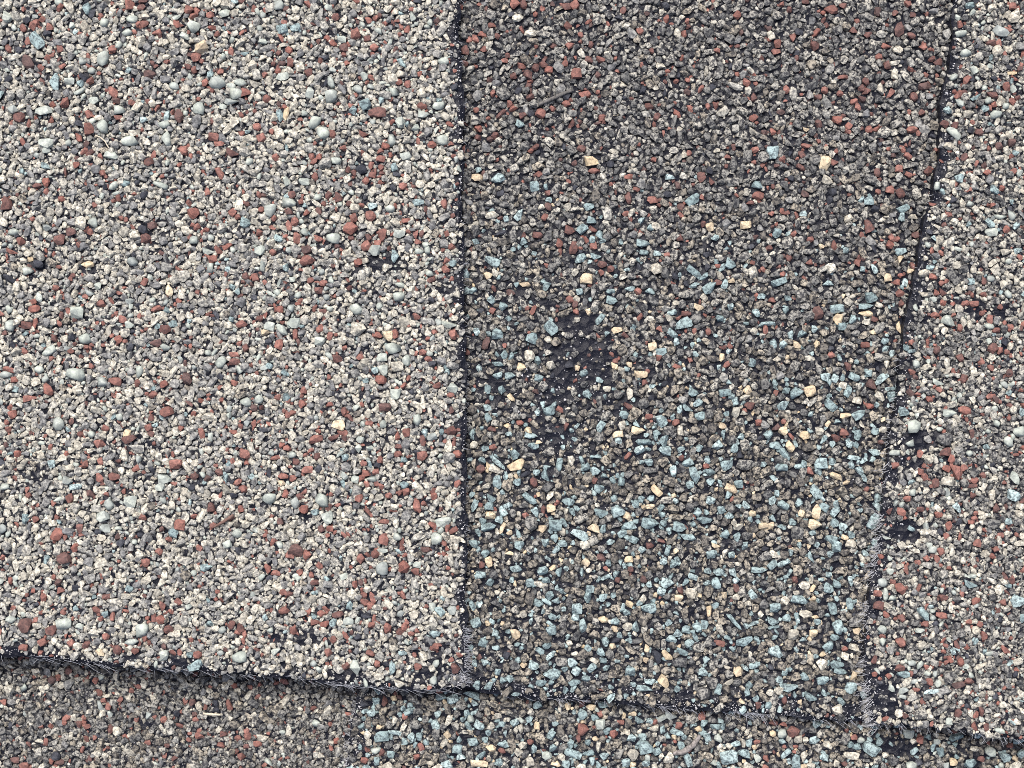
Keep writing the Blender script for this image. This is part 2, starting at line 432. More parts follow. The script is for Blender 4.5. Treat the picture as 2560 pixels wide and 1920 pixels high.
# ------------------------------------------------------------------ granules noted in the photograph: kind x,y,length,width,turn
NOTED = """
b218,22,22,30 m22,43,24,30 r325,13,26,28 m262,59,22 m331,49,28,18 m320,82,26,17 r475,26,24 r447,61,26,22 m486,69,36,32 r362,61,22 r127,69,20 r87,61,30,20,-45 b94,104,45,28,50 t503,119,36,32 m463,91,26,18 c354,107,26,28 b139,208,46,26,75 m259,148,28,36 d71,156,38,24,65 m544,207,40,34 m231,178,20 m175,204,26,18 m236,252,26 m111,278,42,24 m36,275,26,20 m301,276,30,22 m498,272,28,30 m590,237,32,26 m580,255,36,16 r163,257,22,28 d49,295,28 r224,286,22 r223,324,26,32 m259,317,30,34 m117,359,38,24 m327,353,42,26 m417,347,24,36 m412,311,28,20 d449,292,22,34 b362,299,22,14 b417,289,14,30 m279,389,36,22 d582,382,32,22 r550,434,34,18,50 m402,463,38,14,20 m285,466,28,16,-40 r460,376,26 r535,343,26,20 r616,231,26 d376,185,32,20 r284,231,32,20,50 m437,216,26,20 m200,229,34,14,-30 m602,208,32,18 d373,405,24
m697,14,28 m561,34,28,18 r526,38,20 m1033,42,16,26 b707,73,30,26 b739,71,26,20 d839,44,20 r888,87,26,32 d859,121,22 m855,100,22,18 r936,120,22,18 m658,104,22,16 g783,126,46,10,-45 g667,121,44,16,-20 b1006,160,32,14,50 m707,193,34,18,-10 d772,182,20 m1108,155,28,18 c640,209,28,24 m829,242,30,32 m828,207,18,30 m911,192,22,22 m896,224,24,20 m775,232,20,30 b914,261,32,28 t716,285,14,32 b702,290,20,32 d943,282,44,26 m986,231,28,20 r1019,212,18 r1055,265,26,18 m1096,266,32,18 m1060,286,28,20 m1000,306,24,28 m788,305,38,26,-40 m810,333,32,30 r644,318,22 b621,330,16,10 r909,334,24,18 r1080,362,22 m1105,351,28,26 m979,352,20,32 r964,366,20 m1015,390,30,22 b986,419,18,22 s904,423,28,24 m841,402,26,22 g813,408,34,32 m762,455,30,18 m717,454,18,24 r931,437,18 r667,247,20 r490,144,24 r654,344,24
c204,558,28,36 m234,558,22,26 d20,510,28,34 d179,580,26 d150,600,28,26 r55,604,22 m35,580,28,18 r485,534,30,26 b615,557,24,28 d382,564,24 s359,575,26,24 d367,596,28,26 m485,600,20 m333,654,28,22 t220,661,32,16 m72,677,28,20 t77,648,14 s98,660,26,24 s26,697,36,16,30 g420,668,30 m521,628,28,18 r532,648,22,18 g460,691,32,28 t425,727,20,30 m100,743,18,26 m195,782,32,30 m26,814,24,28 m227,732,24,18 r391,772,30,16 r308,798,20,24 b433,810,22,18 m323,813,28,20 d414,824,28,22 m216,847,32,26 d391,859,30,18 m414,869,30,18 m124,878,36,20,-35 r88,772,28,20 d67,813,26,20 r605,810,28,18 m553,905,30,24,-40 r586,886,28,14 d586,904,28,18 m191,934,46,28,15 m17,937,32,18 m100,924,24,20 r23,923,32,14 m349,930,18,28 m257,955,26 r289,953,34,20 d469,946,24,34
m723,507,34,24 m676,526,28,32 r738,554,20,24 d847,494,20,26 d725,530,18 m975,523,24,18 b1046,506,30,18 b932,515,24,18 r1110,509,18,24 r927,541,26,26 r877,572,36,30 r886,545,18,24 r955,588,20,32 m833,596,34,26 m998,586,28,20 r918,615,28,26 m650,627,26 b696,596,22 r743,595,18,32 d767,624,28,22 r769,651,38,24 m937,626,30,26 b988,641,18,32 r1129,617,20,16 r1046,605,18,14 r683,631,18 m761,581,20 m1074,684,20 m1064,612,16 m731,699,16 m892,772,34,28 m998,742,28,22 m1000,712,28,12 c898,823,40,34 m674,815,26,22 t663,830,22,18 m736,808,34,24 m706,824,36,20,40 r739,835,14,28 r698,861,20,26 m800,853,26,22 r988,835,16,26 t970,840,22,26 m983,871,44,26 r943,838,26,18 m1123,811,36,20 r1132,835,22,26 r1042,792,22,16 r1058,881,20,16 r1071,897,20,14 m1015,902,20,28 m955,893,26,20 d844,897,26,20 r900,892,18 r698,774,22,18 m958,926,24,28 b938,926,18 r953,949,28,22 g796,911,30,20 c993,916,30,24 r776,701,18
b1230,654,38,22,20 b1243,835,28 d1215,858,32,18,-65 b1259,766,22 t1220,689,24,18 g1206,714,26 c1230,538,34,18
r124,973,26,32 r76,995,36,16 r33,1036,22 m148,1058,28,34 r418,1029,34,26 b189,1216,32,18,-15 m171,1201,24,22 r176,1245,20,24 r251,1109,28,22 d324,1096,38,22,-15 t319,1083,18,20 g344,1122,36,20 r373,1068,20 r613,1134,26,30 r441,1160,32,24 m412,1197,34,26 m401,1217,24,20 m327,1254,32,30 m274,1260,24,30 m259,1290,32,28 m263,1321,28,24 m616,1005,30,22 r287,1191,30,20 r251,1194,20,26 r144,1336,36,26,-50 d162,1394,36,28 g424,1309,34,30 r450,1311,28,28 r398,1379,20,18 r366,1406,22 d199,1321,18,24 m9,1321,18,24 b517,1418,30,18 g461,1400,44,20,15 s303,1357,20 r358,1293,18 r608,1221,22,18 d530,1268,20,24 m594,1332,24 d487,1191,20,16 r202,1085,16 b173,1073,16 m13,1217,24,20 r91,1297,18
m649,999,22,24 m988,985,26,28 m1132,970,26,24 d963,1018,32,20 r860,1028,16,22 c890,996,18,24 t847,1062,32,24 r857,1081,28,14 r790,1097,36,20,-20 m1080,1093,26,22 m1043,1050,20,26 r1016,1081,20,22 d1129,1076,24,22 m901,1099,20,16 b864,1143,18 b1011,1149,18,14 r1056,1140,26,22 r1143,1134,22,18 g1124,1143,32,30 m732,1137,20 d741,1154,18,20 r769,1174,28,18 r916,1183,22,18 r939,1179,18 r708,1190,26,14 t706,1208,20,14 m674,1245,36,24 m806,1250,36,32 m739,1256,22,30 b788,1280,22,14 r760,1273,24,20 m820,1294,28,32 r898,1245,20 r1043,1265,20,38 r1059,1258,14 m1109,1304,40,22,-10 r960,1304,26,14 r825,1321,18 d804,1321,18 m1091,1345,28,32 m996,1341,24,22 g1043,1344,32,20,-30 r959,1348,24,30 d741,1375,36,32 r726,1386,22 r769,1386,20,26 r938,1384,22 d1064,1373,26,16 m957,1376,28,14 m955,1421,30,34 r1011,1416,28,30 r1038,1429,20 m1043,1411,20,16 r670,1421,18,26 r690,1432,24,14 r902,1396,20,24 r1108,1358,18,14 r1016,1229,18
b1213,1121,20,14 b1245,1157,46,12,40 t1268,1064,18,12 d1229,1073,22,14 d1202,1172,24,22 t1222,1164,14,18 b1187,1263,34,14,-70 t1226,1288,26,20 b1222,1265,22,20 b1229,1245,20,24 b1220,1316,38,22,-25 b1248,1298,20 t1222,1404,18,26 d1205,1411,16,18 b1270,1263,24,14 b1255,975,18,22
m161,1559,38,28 d64,1562,32,36 d130,1575,28,24 m29,1548,28,18 m357,1575,30,36 m330,1604,36,16 r266,1591,18 m412,1637,22,26 m599,1642,36,28 b489,1663,38,22,-25 r407,1514,18,24 r402,1548,24,22 d422,1572,24 b525,1558,16 m556,1574,22,18 d295,1624,22,24 r495,1636,20 b475,1636,16 r59,1617,22,16 t250,1630,24,18 r108,1604,24,20 r178,1607,20
m255,1692,16 c295,1827,22,24 g257,1807,32,28 r217,1815,20,14 r411,1798,18 r498,1838,20,16 r473,1849,14 d560,1833,20,14 r596,1844,18 r553,1862,20,14 r605,1890,20 r61,1914,26,18 d38,1899,24,16 r370,1856,18,14 d150,1905,24,16 m276,1785,16,18 s142,1888,22 r489,1798,16 r10,1755,16
b874,1513,16,24 r712,1525,28,18 r926,1513,22,18 d845,1536,28,16 m871,1551,26,20 s916,1540,26,12 r803,1533,20,16 b786,1539,14,18 r788,1554,24,14 r812,1559,24,14 r970,1569,20,26 r929,1562,18 b1100,1526,26,18,40 m1130,1525,22,22 m1081,1517,16,22 b1088,1584,30,18 r1086,1617,22,20 r1149,1636,16,14 d1138,1671,26,26 m1083,1700,18,22 r1045,1665,20 r926,1632,22,18 r822,1630,20,22 m889,1668,40,24,70 d864,1666,22,20 b981,1669,16,34 c948,1690,24,20 c999,1707,24,22 b1006,1632,22,12 m785,1658,18 m798,1674,16,18 r1029,1584,18
b954,1839,36,26 b987,1831,34,12 b1013,1853,18 m942,1873,26,18,-30 r919,1873,14 d955,1879,16,20 b942,1902,14,22 b977,1885,20 d963,1753,14,26 b1180,1737,42,18,15 b1187,1757,18 b1168,1784,16,24 m1177,1798,18,20 b1198,1811,26,24 g1155,1760,30 b1183,1853,28,22 b1143,1870,24,24 t1198,1908,42,16 t1227,1869,26,16 b1000,1786,14 b1025,1762,14,12 r1042,1891,16 r1255,1876,18 b1117,1911,32,24 b1249,1905,20 s912,1760,22,16 d999,1743,14 b1048,1840,16,20 b1103,1743,28,16
b1190,1555,28,26 t1219,1558,16 b1222,1714,26,16,-60 b1259,1700,18,16 b1240,1619,20,12
r1288,10,24,28 r1437,13,24 d1417,17,24,18 g1228,38,26,30 c1294,46,28,20 r1205,87,22,16 r1189,98,16,24 r1452,88,14,16 c1325,84,28,18 d1163,127,18,24 r1209,124,18,14 g1203,142,22 r1261,152,18,12 r1304,166,22,14 d1339,171,18,24 d1319,188,24,24 d1284,191,18 r1372,175,20 d1359,163,24,14 r1440,185,26,26 d1472,150,20 g1259,234,36,32 d1325,243,20,18 r1351,285,26,26 r1191,276,14 d1252,285,32,12,-40 b1301,310,22,20 r1463,236,32,18 g1189,302,26,26 t1478,404,36,24 r1484,428,28,14 d1453,372,22 b1196,425,16 t1193,444,28,18 b1245,446,36,24,-30 b1336,467,22,26 s1526,411,18,20 g1429,376,28 b1298,537,32,18,-60
b1372,500,16 b1472,517,26,20 b1479,551,24,18 d1425,576,26,24 d1343,588,24,20 r1400,609,18,24 d1434,620,20,32 r1483,615,18,20 b1498,588,18,24 b1451,647,32,20,-50 b1489,640,26,18 t1465,696,30,26 d1505,662,22,16 r1503,682,16,16 b1449,729,20 r1425,748,20,18 c1441,747,18 b1526,729,22,14 b1530,751,28,22 b1574,723,24,12 b1625,729,24,16 b1608,608,34,22 b1609,631,22,16 b1732,500,40,22,-35 d1753,442,22,28 g1830,456,32,22 b1891,464,26,22 r1894,490,30,22 d1779,453,14,22 g1797,492,32,22 t1774,568,20,22 t1864,563,28,20 d1570,495,18,30 r1631,500,26,18 c1641,672,28,28 b1734,680,40,16,40 b1827,660,28,28 b1804,670,26,14,-60 b1774,719,38,24,-40 d1715,785,26,14 b1709,809,40,26,-20 g1740,798,30,24 b1377,820,36,28,50 t1542,825,28,16 b1890,781,20,24 r1440,780,16,12 r1736,827,12,16 b1675,443,26,14 s1769,637,26,14 g1583,743,22 t1313,711,28,12
c1324,890,26,30 t1304,918,22 b1197,921,14,22 b1275,940,26,18 t1631,866,24 t1602,936,34,18 b1459,933,22,18 c1370,849,20 g1358,966,24,26 t1279,995,24,14,40 c1378,914,24,22 b1501,1066,28,18,-60 b1654,1053,28,30 t1595,1076,34,20 t1544,1085,26,16 b1373,1027,30,24 b1343,1030,14,18 c1517,972,20,14 g1548,986,26 c1574,983,16,30 g1608,1008,28,28 g1671,1076,28 r1569,1140,22,12,-40 b1609,1105,40,16 b1598,1125,26,22 c1700,1076,14,26 t1291,1163,44,24,-20 b1287,1137,24,26 b1699,1024,14,24 b1734,981,26,22 r1538,902,14 b1206,1150,20 r1300,1057,18,14 b1328,1088,32,18 t1320,1076,18
b1365,1189,30,22,50 d1335,1206,20,26 b1487,1178,28,22 b1683,1177,20,28 b1736,1189,46,22,70 t1641,1227,34,18,50 t1626,1266,22,12 b1627,1246,18,14 g1699,1221,28 b1546,1278,34,26 b1503,1281,32,26 b1388,1313,32,28 b1449,1336,46,22,25 b1625,1308,44,28 b1571,1315,36,22,-15 b1699,1317,34,26 b1721,1342,40,16,12 c1463,1362,26,24 t1484,1321,30,22 t1571,1397,20 g1328,1308,32,36 r1315,1288,18,16 b1779,1385,28,20 t1827,1221,32,26 g1862,1162,42,26 g1825,1270,26 b1762,1300,40,18 t1789,1363,22,14 b1812,982,30,18 b1749,1040,26,20 t1807,1064,20 t1908,1315,26,18 d1873,1014,24,18 r1896,1056,16 b1797,1429,28,18 b1898,1424,40,16 g1666,1250,32,18 t1356,1321,20 b1406,1358,24,18 b1293,1205,20 b1605,1374,20 b1356,1426,28,22 d1502,1394,24,20 d1625,1363,20,14 b1290,1421,30,18 t1378,1270,24,22
b1668,1457,32,26 b1347,1507,24,20 b1442,1521,26,28 b1621,1521,36,24 t1697,1494,22,16 c1727,1482,28,26 b1378,1575,26,24 b1456,1564,20,36 t1507,1548,24,16 t1772,1527,12,28 b1743,1567,26,24 b1860,1602,42,22,-20 b1714,1572,20 t1618,1621,14,20 t1666,1637,34,16,50 s1643,1642,22,36 g1699,1654,34,24 b1336,1663,28,24 b1381,1684,44,26 t1659,1703,36,22,50 b1574,1677,28,28 b1610,1721,40,16,10 b1835,1553,52,12,45 g1757,1731,32,30 b1795,1721,16,28 b1436,1705,32,16 b1624,1703,28,14 t1532,1615,18 b1352,1706,26,18 t1289,1585,24,26 g1746,1619,30,22 t1844,1677,22,26 g1734,1697,24
r1458,1822,28,30 r1535,1833,24,22 r1500,1784,16 d1455,1757,16,20 b1456,1784,24,26 b1506,1761,26,16 t1478,1767,24,14 b1598,1799,24,18 b1624,1802,18 m1676,1786,30,24 r1754,1790,18,24 m1500,1809,24,26 b1692,1829,34,18 r1697,1813,18 b1788,1816,26,14 m1795,1844,20,24 b1578,1844,24,20 b1606,1841,22,18 b1616,1867,36,32 b1642,1877,24,20 b1432,1883,44,20,20 b1821,1891,42,34 b1859,1883,32,22 b1565,1906,22 b1702,1862,18,22 m1367,1887,24,20 t1389,1909,24,14 t1342,1813,14,20 b1287,1806,20 r1326,1854,16 d1446,1845,14,20 b1335,1871,14,22 b1872,1857,16,20 r1893,1854,18,12 r1914,1894,14,22 t1581,1783,20,14 c1804,1883,16,22 b1475,1881,20,14 m1783,1906,18
r2078,25,36,22 d2036,116,24,24 r1943,110,18,22 r1939,130,22,16 r1965,224,16,22 r2060,227,18,20 d2043,244,18,14 r2099,234,18 r2134,255,20,16 r2144,268,16,22 r2091,301,24,20 d2164,205,18,20 r2308,119,22,14 r2215,117,24,14 d2247,74,24,38 d2313,217,36,18 d2284,243,20,22 r2279,325,26,20 r2172,324,20,18 t2015,323,16 t2062,408,28,34 b1930,382,30,34 r2083,404,22,22 r2245,422,20 r2270,437,18 g1992,312,24,28 g2157,20,30,24 g2209,333,36,28 g2092,77,26 c2199,223,20,28 g2175,448,32,28 c2235,185,16,26
m2402,85,30,16 m2499,82,38,22,30 r2520,77,20,18 m2412,133,28,20 c2493,127,28,26 d2476,107,24,20 r2400,62,14,18 b2423,14,22,18 r2530,16,18 m2383,194,20 m2434,176,22 m2399,258,28,16,30 m2470,252,18 b2438,243,28,12,-40 b2368,276,20 b2461,272,20 m2490,286,32,20 c2418,286,24,18 m2384,333,40,18,40 d2386,314,18,16 d2445,331,20 d2496,366,20 d2528,357,20 d2481,237,32,16 r2467,431,22,14 b2397,446,22 c2371,366,26,20 t2529,184,24,8
b2171,503,24,22 s2187,523,24,18 b2258,522,32,18,-20 d2172,566,24,36 b2007,535,18,14 r1991,538,10,18 r2223,475,22 d2250,483,24,26 r2195,480,16 c2281,543,22,14 d2288,588,20 g2105,572,28,26 b1941,584,20,24 g1968,606,30,34 g2021,629,24,18 r2084,614,14,26 t2053,616,18,12 b2250,629,30,20 b2114,626,16 t2218,694,18,20 t2275,679,16 r2250,689,14 r2240,706,18 b1948,705,40,18,-15 g2001,740,28,34 b2177,744,32,26 b2165,765,40,16,-10 t2165,784,38,14 c2196,763,18 b2091,772,34,22 d2044,783,26,32 t2094,798,24,26 b2036,823,16,20 t2249,822,34,16,60 b2211,853,18,16 r2162,862,22,14 r2077,887,18,16 b1976,838,14,22 b1970,746,20,12 r1928,751,18,14 c2165,805,22,14 d2187,798,18 g2207,894,44,20 d2119,916,18,22
b2484,475,22,26 r2504,471,14 m2500,541,30,16 m2529,538,20,28 c2471,528,22,18 r2331,510,18,12 r2371,536,20,14 m2424,510,18 r2515,573,18,20 m2477,581,34,20 d2360,563,14 g2434,577,24 c2349,600,20,24 c2308,683,26,20 r2331,692,20,18 g2381,692,42,20,60 m2477,697,20,16 d2460,702,14,24 r2341,732,16 d2356,730,18,20 r2356,757,18 r2412,759,20,16 m2331,749,16 m2288,769,12,18 m2367,803,32,30 m2472,815,30,16 r2489,826,20,16 d2480,871,26,26 d2399,894,22,20 r2279,856,18,14 m2290,910,18,20 r2399,820,14,20 r2525,818,16,14 r2454,783,14 g2369,879,30 d2523,931,20,16 r2336,787,22,14
b1988,984,34,26,-50 t2024,977,32,30 b2134,942,28,22 d2176,962,24,28 c2198,991,26,24 c2141,1001,24,18 b2075,1013,36,22,50 b2146,1035,36,24,-40 t2115,1039,32,14 b2234,990,32,24 t1956,1078,20,22 t2011,1088,24,22 t1975,1116,30,20,60 b1936,1113,28,18 d2089,1095,24,20 r2111,1081,24,18 b2143,1088,18,26 b2186,1079,22,16 b2050,1158,32,28 b1953,1169,32,22 r2023,1178,18,22 b2186,1131,32,16 t2088,1189,32,16,30 b2134,1144,34,14 b2039,1230,40,24,60 t2039,1279,36,20,100 b2182,1304,40,24,-60 t2036,1311,32,26 b2086,1307,24,22 b1982,1305,20 b2076,1348,28,20 g1992,1331,30,32 g2154,1357,26,28 c2125,1360,26,24 b2191,1357,28,20 b2127,1337,20 t2111,1343,18 t1927,1314,18 g2089,1126,24 c2049,1077,22,22 b2059,1100,24,12,-60 b2123,1111,20
m2344,955,30,18 m2289,912,22,14,-50 d2522,933,18 b2260,1029,28,22 m2282,1066,32,34 m2373,1033,34,20 r2412,1026,34,22 m2520,1104,24,26 m2546,1079,30,24 m2470,1078,14 d2361,1130,30,22 r2389,1178,38,26,50 r2311,1192,20 d2338,1207,18,24 m2235,1131,26,14 m2535,1195,38,20,65 b2531,1237,30,34 c2366,1201,30,24 m2367,1230,16,22 m2280,1231,18 r2251,1279,26,18,40 g2232,1237,26,24 b2393,1270,28,16,50 r2345,1286,22,16 r2441,1357,20 r2371,1314,18,24 c2548,1285,22 c2254,1363,24,20 m2253,1262,18,14,-60 g2357,1097,38,32 m2331,1374,22,18 r2499,1337,20,12 b2277,1321,18,14 g2478,1308,44,22 d2432,1238,16
b1997,1499,44,24 b1937,1518,28,24 b2094,1566,30,34 b1932,1551,28,24 b2070,1615,28,20,-30 b1937,1628,36,32 c2053,1658,26,26,45 b2091,1660,36,18 b2101,1677,34,18 b2056,1700,32,20 b1971,1715,44,26 b2125,1719,28,28 b2026,1741,30,22 c2014,1534,32,18 t2033,1582,22,18 c1982,1585,28,26 t2141,1577,20 g2136,1553,32,28 r2111,1621,16 c2134,1619,26,20 c2092,1773,26 c1947,1725,24,18 b1965,1544,20 b2091,1459,20,24 c2010,1463,28,20
m2206,1456,24,22 r2231,1454,14 r2251,1473,38,22,55 r2193,1483,20,16 m2214,1486,14,34 d2195,1512,26,22 m2230,1495,20,14 b2308,1533,40,22,40 r2354,1538,30,16 d2357,1494,28,18 b2425,1459,32,22 b2541,1501,34,30 r2439,1501,26,16,-30 m2204,1573,24,22 m2298,1575,24,14 r2251,1605,28,22 r2311,1559,18 d2253,1544,20 m2331,1527,14 m2332,1544,16 c2439,1576,22 r2460,1588,18,22 d2248,1669,26,18 m2299,1663,24,14,-60 m2193,1677,20,10,40 b2257,1686,30,16 m2318,1683,18 m2338,1685,14,18 d2396,1711,36,18 d2423,1702,24,14 m2428,1687,16 r2186,1685,14 b2329,1728,40,12 m2228,1721,22,14,50 g2371,1689,32,30 g2299,1787,32,30 g2351,1776,46,18,-30 m2371,1802,16,18 m2499,1826,28,14 d2261,1786,18,20 c2525,1776,14 r2290,1724,20,10 m2256,1741,18,10
d1984,1829,32,30 d1933,1807,22,14 r2134,1842,16,14 m1955,1833,24,24 b2175,1870,42,30,40 b2036,1849,28,20 b2389,1842,36,20 b2513,1893,30,24 b2426,1906,34,26 m2270,1833,28,24 m2276,1914,26 b2319,1842,18 m2475,1878,30,26 r2299,1849,20 b1989,1901,20,36 b1963,1883,30,14,-40 r1985,1878,10 c2069,1862,20,22 m2151,1849,20 b2185,1816,20,14 c2128,1888,40,18 g2232,1900,30 d2451,1896,18,14 t2383,1903,22 b2041,1810,20,22 b2331,1868,12,20 t1932,1833,16 r2117,1825,12 m2366,1914,20
"""

CELL = 30
grid = {}
def claim(key, x, y, r):
    grid.setdefault((key, int(x // CELL), int(y // CELL)), []).append((x, y, r))
def free(key, x, y, r, k):
    gx, gy = int(x // CELL), int(y // CELL)
    for i in (gx - 1, gx, gx + 1):
        for j in (gy - 1, gy, gy + 1):
            for (a, b, q) in grid.get((key, i, j), ()):
                d = (r + q) * k
                if (a - x) ** 2 + (b - y) ** 2 < d * d: return False
    return True

granules = []        # key, kind, x, y, length, width, turn, tilt, sink
for tok in NOTED.split():
    v = [float(q) for q in tok[1:].split(',')]
    x, y, l = v[:3]; w = v[3] if len(v) > 3 else l * random.uniform(.82, 1); a = v[4] if len(v) > 4 else random.uniform(-12, 12)
    key = which(x, y)
    kind = tok[0]
    if kind == 'g' and key == 'UL': kind = 'e'
    granules.append((key, kind, x, y, l * 1.06, w * 1.06, a, 8, .30))
    ar = math.radians(a)
    lo, sh = max(l, w), min(l, w)
    ax = (math.cos(ar), math.sin(ar)) if l >= w else (-math.sin(ar), math.cos(ar))
    n = max(1, int(round(lo / sh * 1.3)))
    for i in range(n):
        o = (i - (n - 1) / 2) * (lo - sh) / max(1, n - 1) if n > 1 else 0
        claim(key, x + ax[0] * o, y + ax[1] * o, sh * .5)

def scatter(tries, rlo, rhi, k, sink, tilt, level='', only=None):
    for _ in range(tries):
        x = random.uniform(X0, X1); y = random.uniform(Y0, Y1)
        key = which(x, y)
        # cut layers carry on a little beneath the layer above
        r = random.uniform(rlo, rhi)
        if only and key not in only: continue
        dense = key in ('UL', 'UR', 'LB')
        r *= .86 if dense else .93 + .05 * min(1, max(0, (y - 500) / 600))
        if not free(key + level, x, y, r, k * .94 if dense else k): continue
        if random.random() < bare(key, x, y): continue
        if r > 9.5:
            mx = mix_for(key, x, y)
            mx = {q: v for q, v in mx.items() if q in 'egwcb'}
        else: mx = mix_for(key, x, y)
        asp = random.uniform(1, 1.55) if random.random() < .8 else random.uniform(1.5, 2.4)
        l = 2 * r * math.sqrt(asp); w = 2 * r / math.sqrt(asp)
        granules.append((key, pick(mx), x, y, l * 1.12, w * 1.12, random.uniform(0, 180), tilt, sink))
        claim(key + level, x, y, r)

AREA = (X1 - X0) * (Y1 - Y0) / 1e6
scatter(int(260 * AREA), 11.0, 14.0, .88, .30, 18)
scatter(int(2600 * AREA), 8.4, 11.0, .86, .30, 22)
scatter(int(8500 * AREA), 6.2, 8.6, .86, .28, 26)
scatter(int(17000 * AREA), 4.3, 6.4, .86, .22, 30)
scatter(int(13000 * AREA), 2.8, 4.3, .88, .14, 30)
scatter(int(1600 * AREA), 4.5, 6.5, .98, -.15, 30, 'under')
scatter(int(9000 * AREA), 4.0, 6.5, .92, -.05, 30, 'under', ('UL', 'UR', 'LB'))

# ------------------------------------------------------------------ granule shapes
def hull_shape(seed, n, roundness):
    g = np.random.default_rng(seed)
    p = g.normal(0, 1, (n, 3))
    p /= np.linalg.norm(p, axis=1)[:, None]
    p = np.sign(p) * np.abs(p) ** roundness
    p *= g.uniform(.82, 1.0, (n, 1))
    bm = bmesh.new()
    for q in p: bm.verts.new(q)
    bmesh.ops.convex_hull(bm, input=bm.verts)
    for v in [v for v in bm.verts if not v.link_faces]: bm.verts.remove(v)
    bmesh.ops.triangulate(bm, faces=bm.faces)
    bm.normal_update(); bm.verts.index_update()
    V = np.array([v.co[:] for v in bm.verts]); F = np.array([[v.index for v in f.verts] for f in bm.faces])
    bm.free()
    lo, hi = V.min(0), V.max(0)
    V = (V - (lo + hi) / 2) / ((hi - lo) / 2)
    return V, F

ANGULAR = [hull_shape(100 + i, 15 + i % 5, .80) for i in range(26)]
ROUNDED = [hull_shape(300 + i, 24, 1.0) for i in range(12)]
SMALL = [hull_shape(500 + i, 10, .85) for i in range(14)]

def place(gr, i):
    key, kind, x, y, l, w, a, tilt, sink = gr
    z0 = float(top_z(key, x, y))
    h = min(l, w) * random.uniform(.62, .9)
    wx, wy, k = to_world(x, y, z0)
    z = z0 + h * k * sink
    R = Matrix.Rotation(-math.radians(a), 3, 'Z') @ Matrix.Rotation(math.radians(random.uniform(-tilt, tilt)), 3, 'X') @ Matrix.Rotation(math.radians(random.uniform(-tilt, tilt)), 3, 'Y')
    sc = (l * k / 2, w * k / 2, h * k / 2)
    return (wx, wy, z), R, sc

def family(kind, l, w):
    if kind == 'm': return (ROUNDED, True) if random.random() < .35 else (ANGULAR, random.random() < .4)
    if l * w < 90: return SMALL, False
    if kind in 'bt' : return ANGULAR, False
    return (ROUNDED, False) if random.random() < .3 else (ANGULAR, False)

# the largest in view become parts of their own, at most 300 on each shingle
inframe = lambda g: 0 < g[2] < 2560 and 0 < g[3] < 1920
single = set()
for keys in (('UL', 'UB', 'UR'), ('LB', 'LT')):
    idx = [i for i, g in enumerate(granules) if g[0] in keys and inframe(g) and g[8] > 0]
    idx.sort(key=lambda i: -granules[i][4] * granules[i][5])
    single.update(idx[:300])

MESHES = {}
def shared(fam_id, k, smooth, shapes):
    q = (fam_id, k, smooth)
    if q not in MESHES:
        V, F = shapes[k]
        me = bpy.data.meshes.new("granule")
        me.from_pydata([tuple(v) for v in V], [], [tuple(f) for f in F]); me.update()
        if smooth: me.shade_smooth()
        me.materials.append(None)
        MESHES[q] = me
    return MESHES[q]

beds = {k: dict(V=[], F=[], M=[], A=[], Sm=[], n=0) for k in LAYERS}
for i, gr in enumerate(granules):
    pos, R, sc = place(gr, i)
    fam, smooth = family(gr[1], gr[4], gr[5])
    k = random.randrange(len(fam))
    if i in single:
        me = shared(id(fam), k, smooth, fam)
        o = bpy.data.objects.new("granule", me)
        o.matrix_world = Matrix.Translation(pos) @ R.to_4x4() @ Matrix.Diagonal((*sc, 1))
        o.parent = OBJ[gr[0]]
        col.objects.link(o)
        o.material_slots[0].link = 'OBJECT'
        o.material_slots[0].material = G[gr[1]]
        continue
    V, F = fam[k]
    P = (V * np.array(sc)) @ np.array(R).T + np.array(pos)
    bd = beds[gr[0]]
    bd['V'].append(P); bd['F'].append(F + bd['n']); bd['n'] += len(P)
    bd['M'].append(np.full(len(F), KI[gr[1]])); bd['A'].append(np.full(len(F), random.random())); bd['Sm'].append(np.full(len(F), smooth))

def fast_mesh(name, V, F, mats, parent, midx=None, attr=None, sm=None):
    me = bpy.data.meshes.new(name)
    n, f = len(V), len(F)
    me.vertices.add(n); me.vertices.foreach_set("co", V.astype(np.float32).ravel())
    me.loops.add(f * 3); me.loops.foreach_set("vertex_index", F.astype(np.int32).ravel())
    me.polygons.add(f)
    me.polygons.foreach_set("loop_start", np.arange(0, f * 3, 3, dtype=np.int32))
    for m in mats: me.materials.append(m)
    if midx is not None: me.polygons.foreach_set("material_index", midx.astype(np.int32))
    me.update(calc_edges=True)
    me.polygons.foreach_set("use_smooth", (sm if sm is not None else np.zeros(f, bool)).astype(bool))
    if attr is not None:
        a = me.attributes.new("shade", 'FLOAT', 'FACE'); a.data.foreach_set("value", attr.astype(np.float32))
    me.validate()
    o = bpy.data.objects.new(name, me); col.objects.link(o)
    o.parent = parent
    o["kind"] = "stuff"
    return o

for k, bd in beds.items():
    fast_mesh("granule_bed", np.concatenate(bd['V']), np.concatenate(bd['F']), [G[q] for q in KEYS], OBJ[k],
              np.concatenate(bd['M']), np.concatenate(bd['A']), np.concatenate(bd['Sm']))

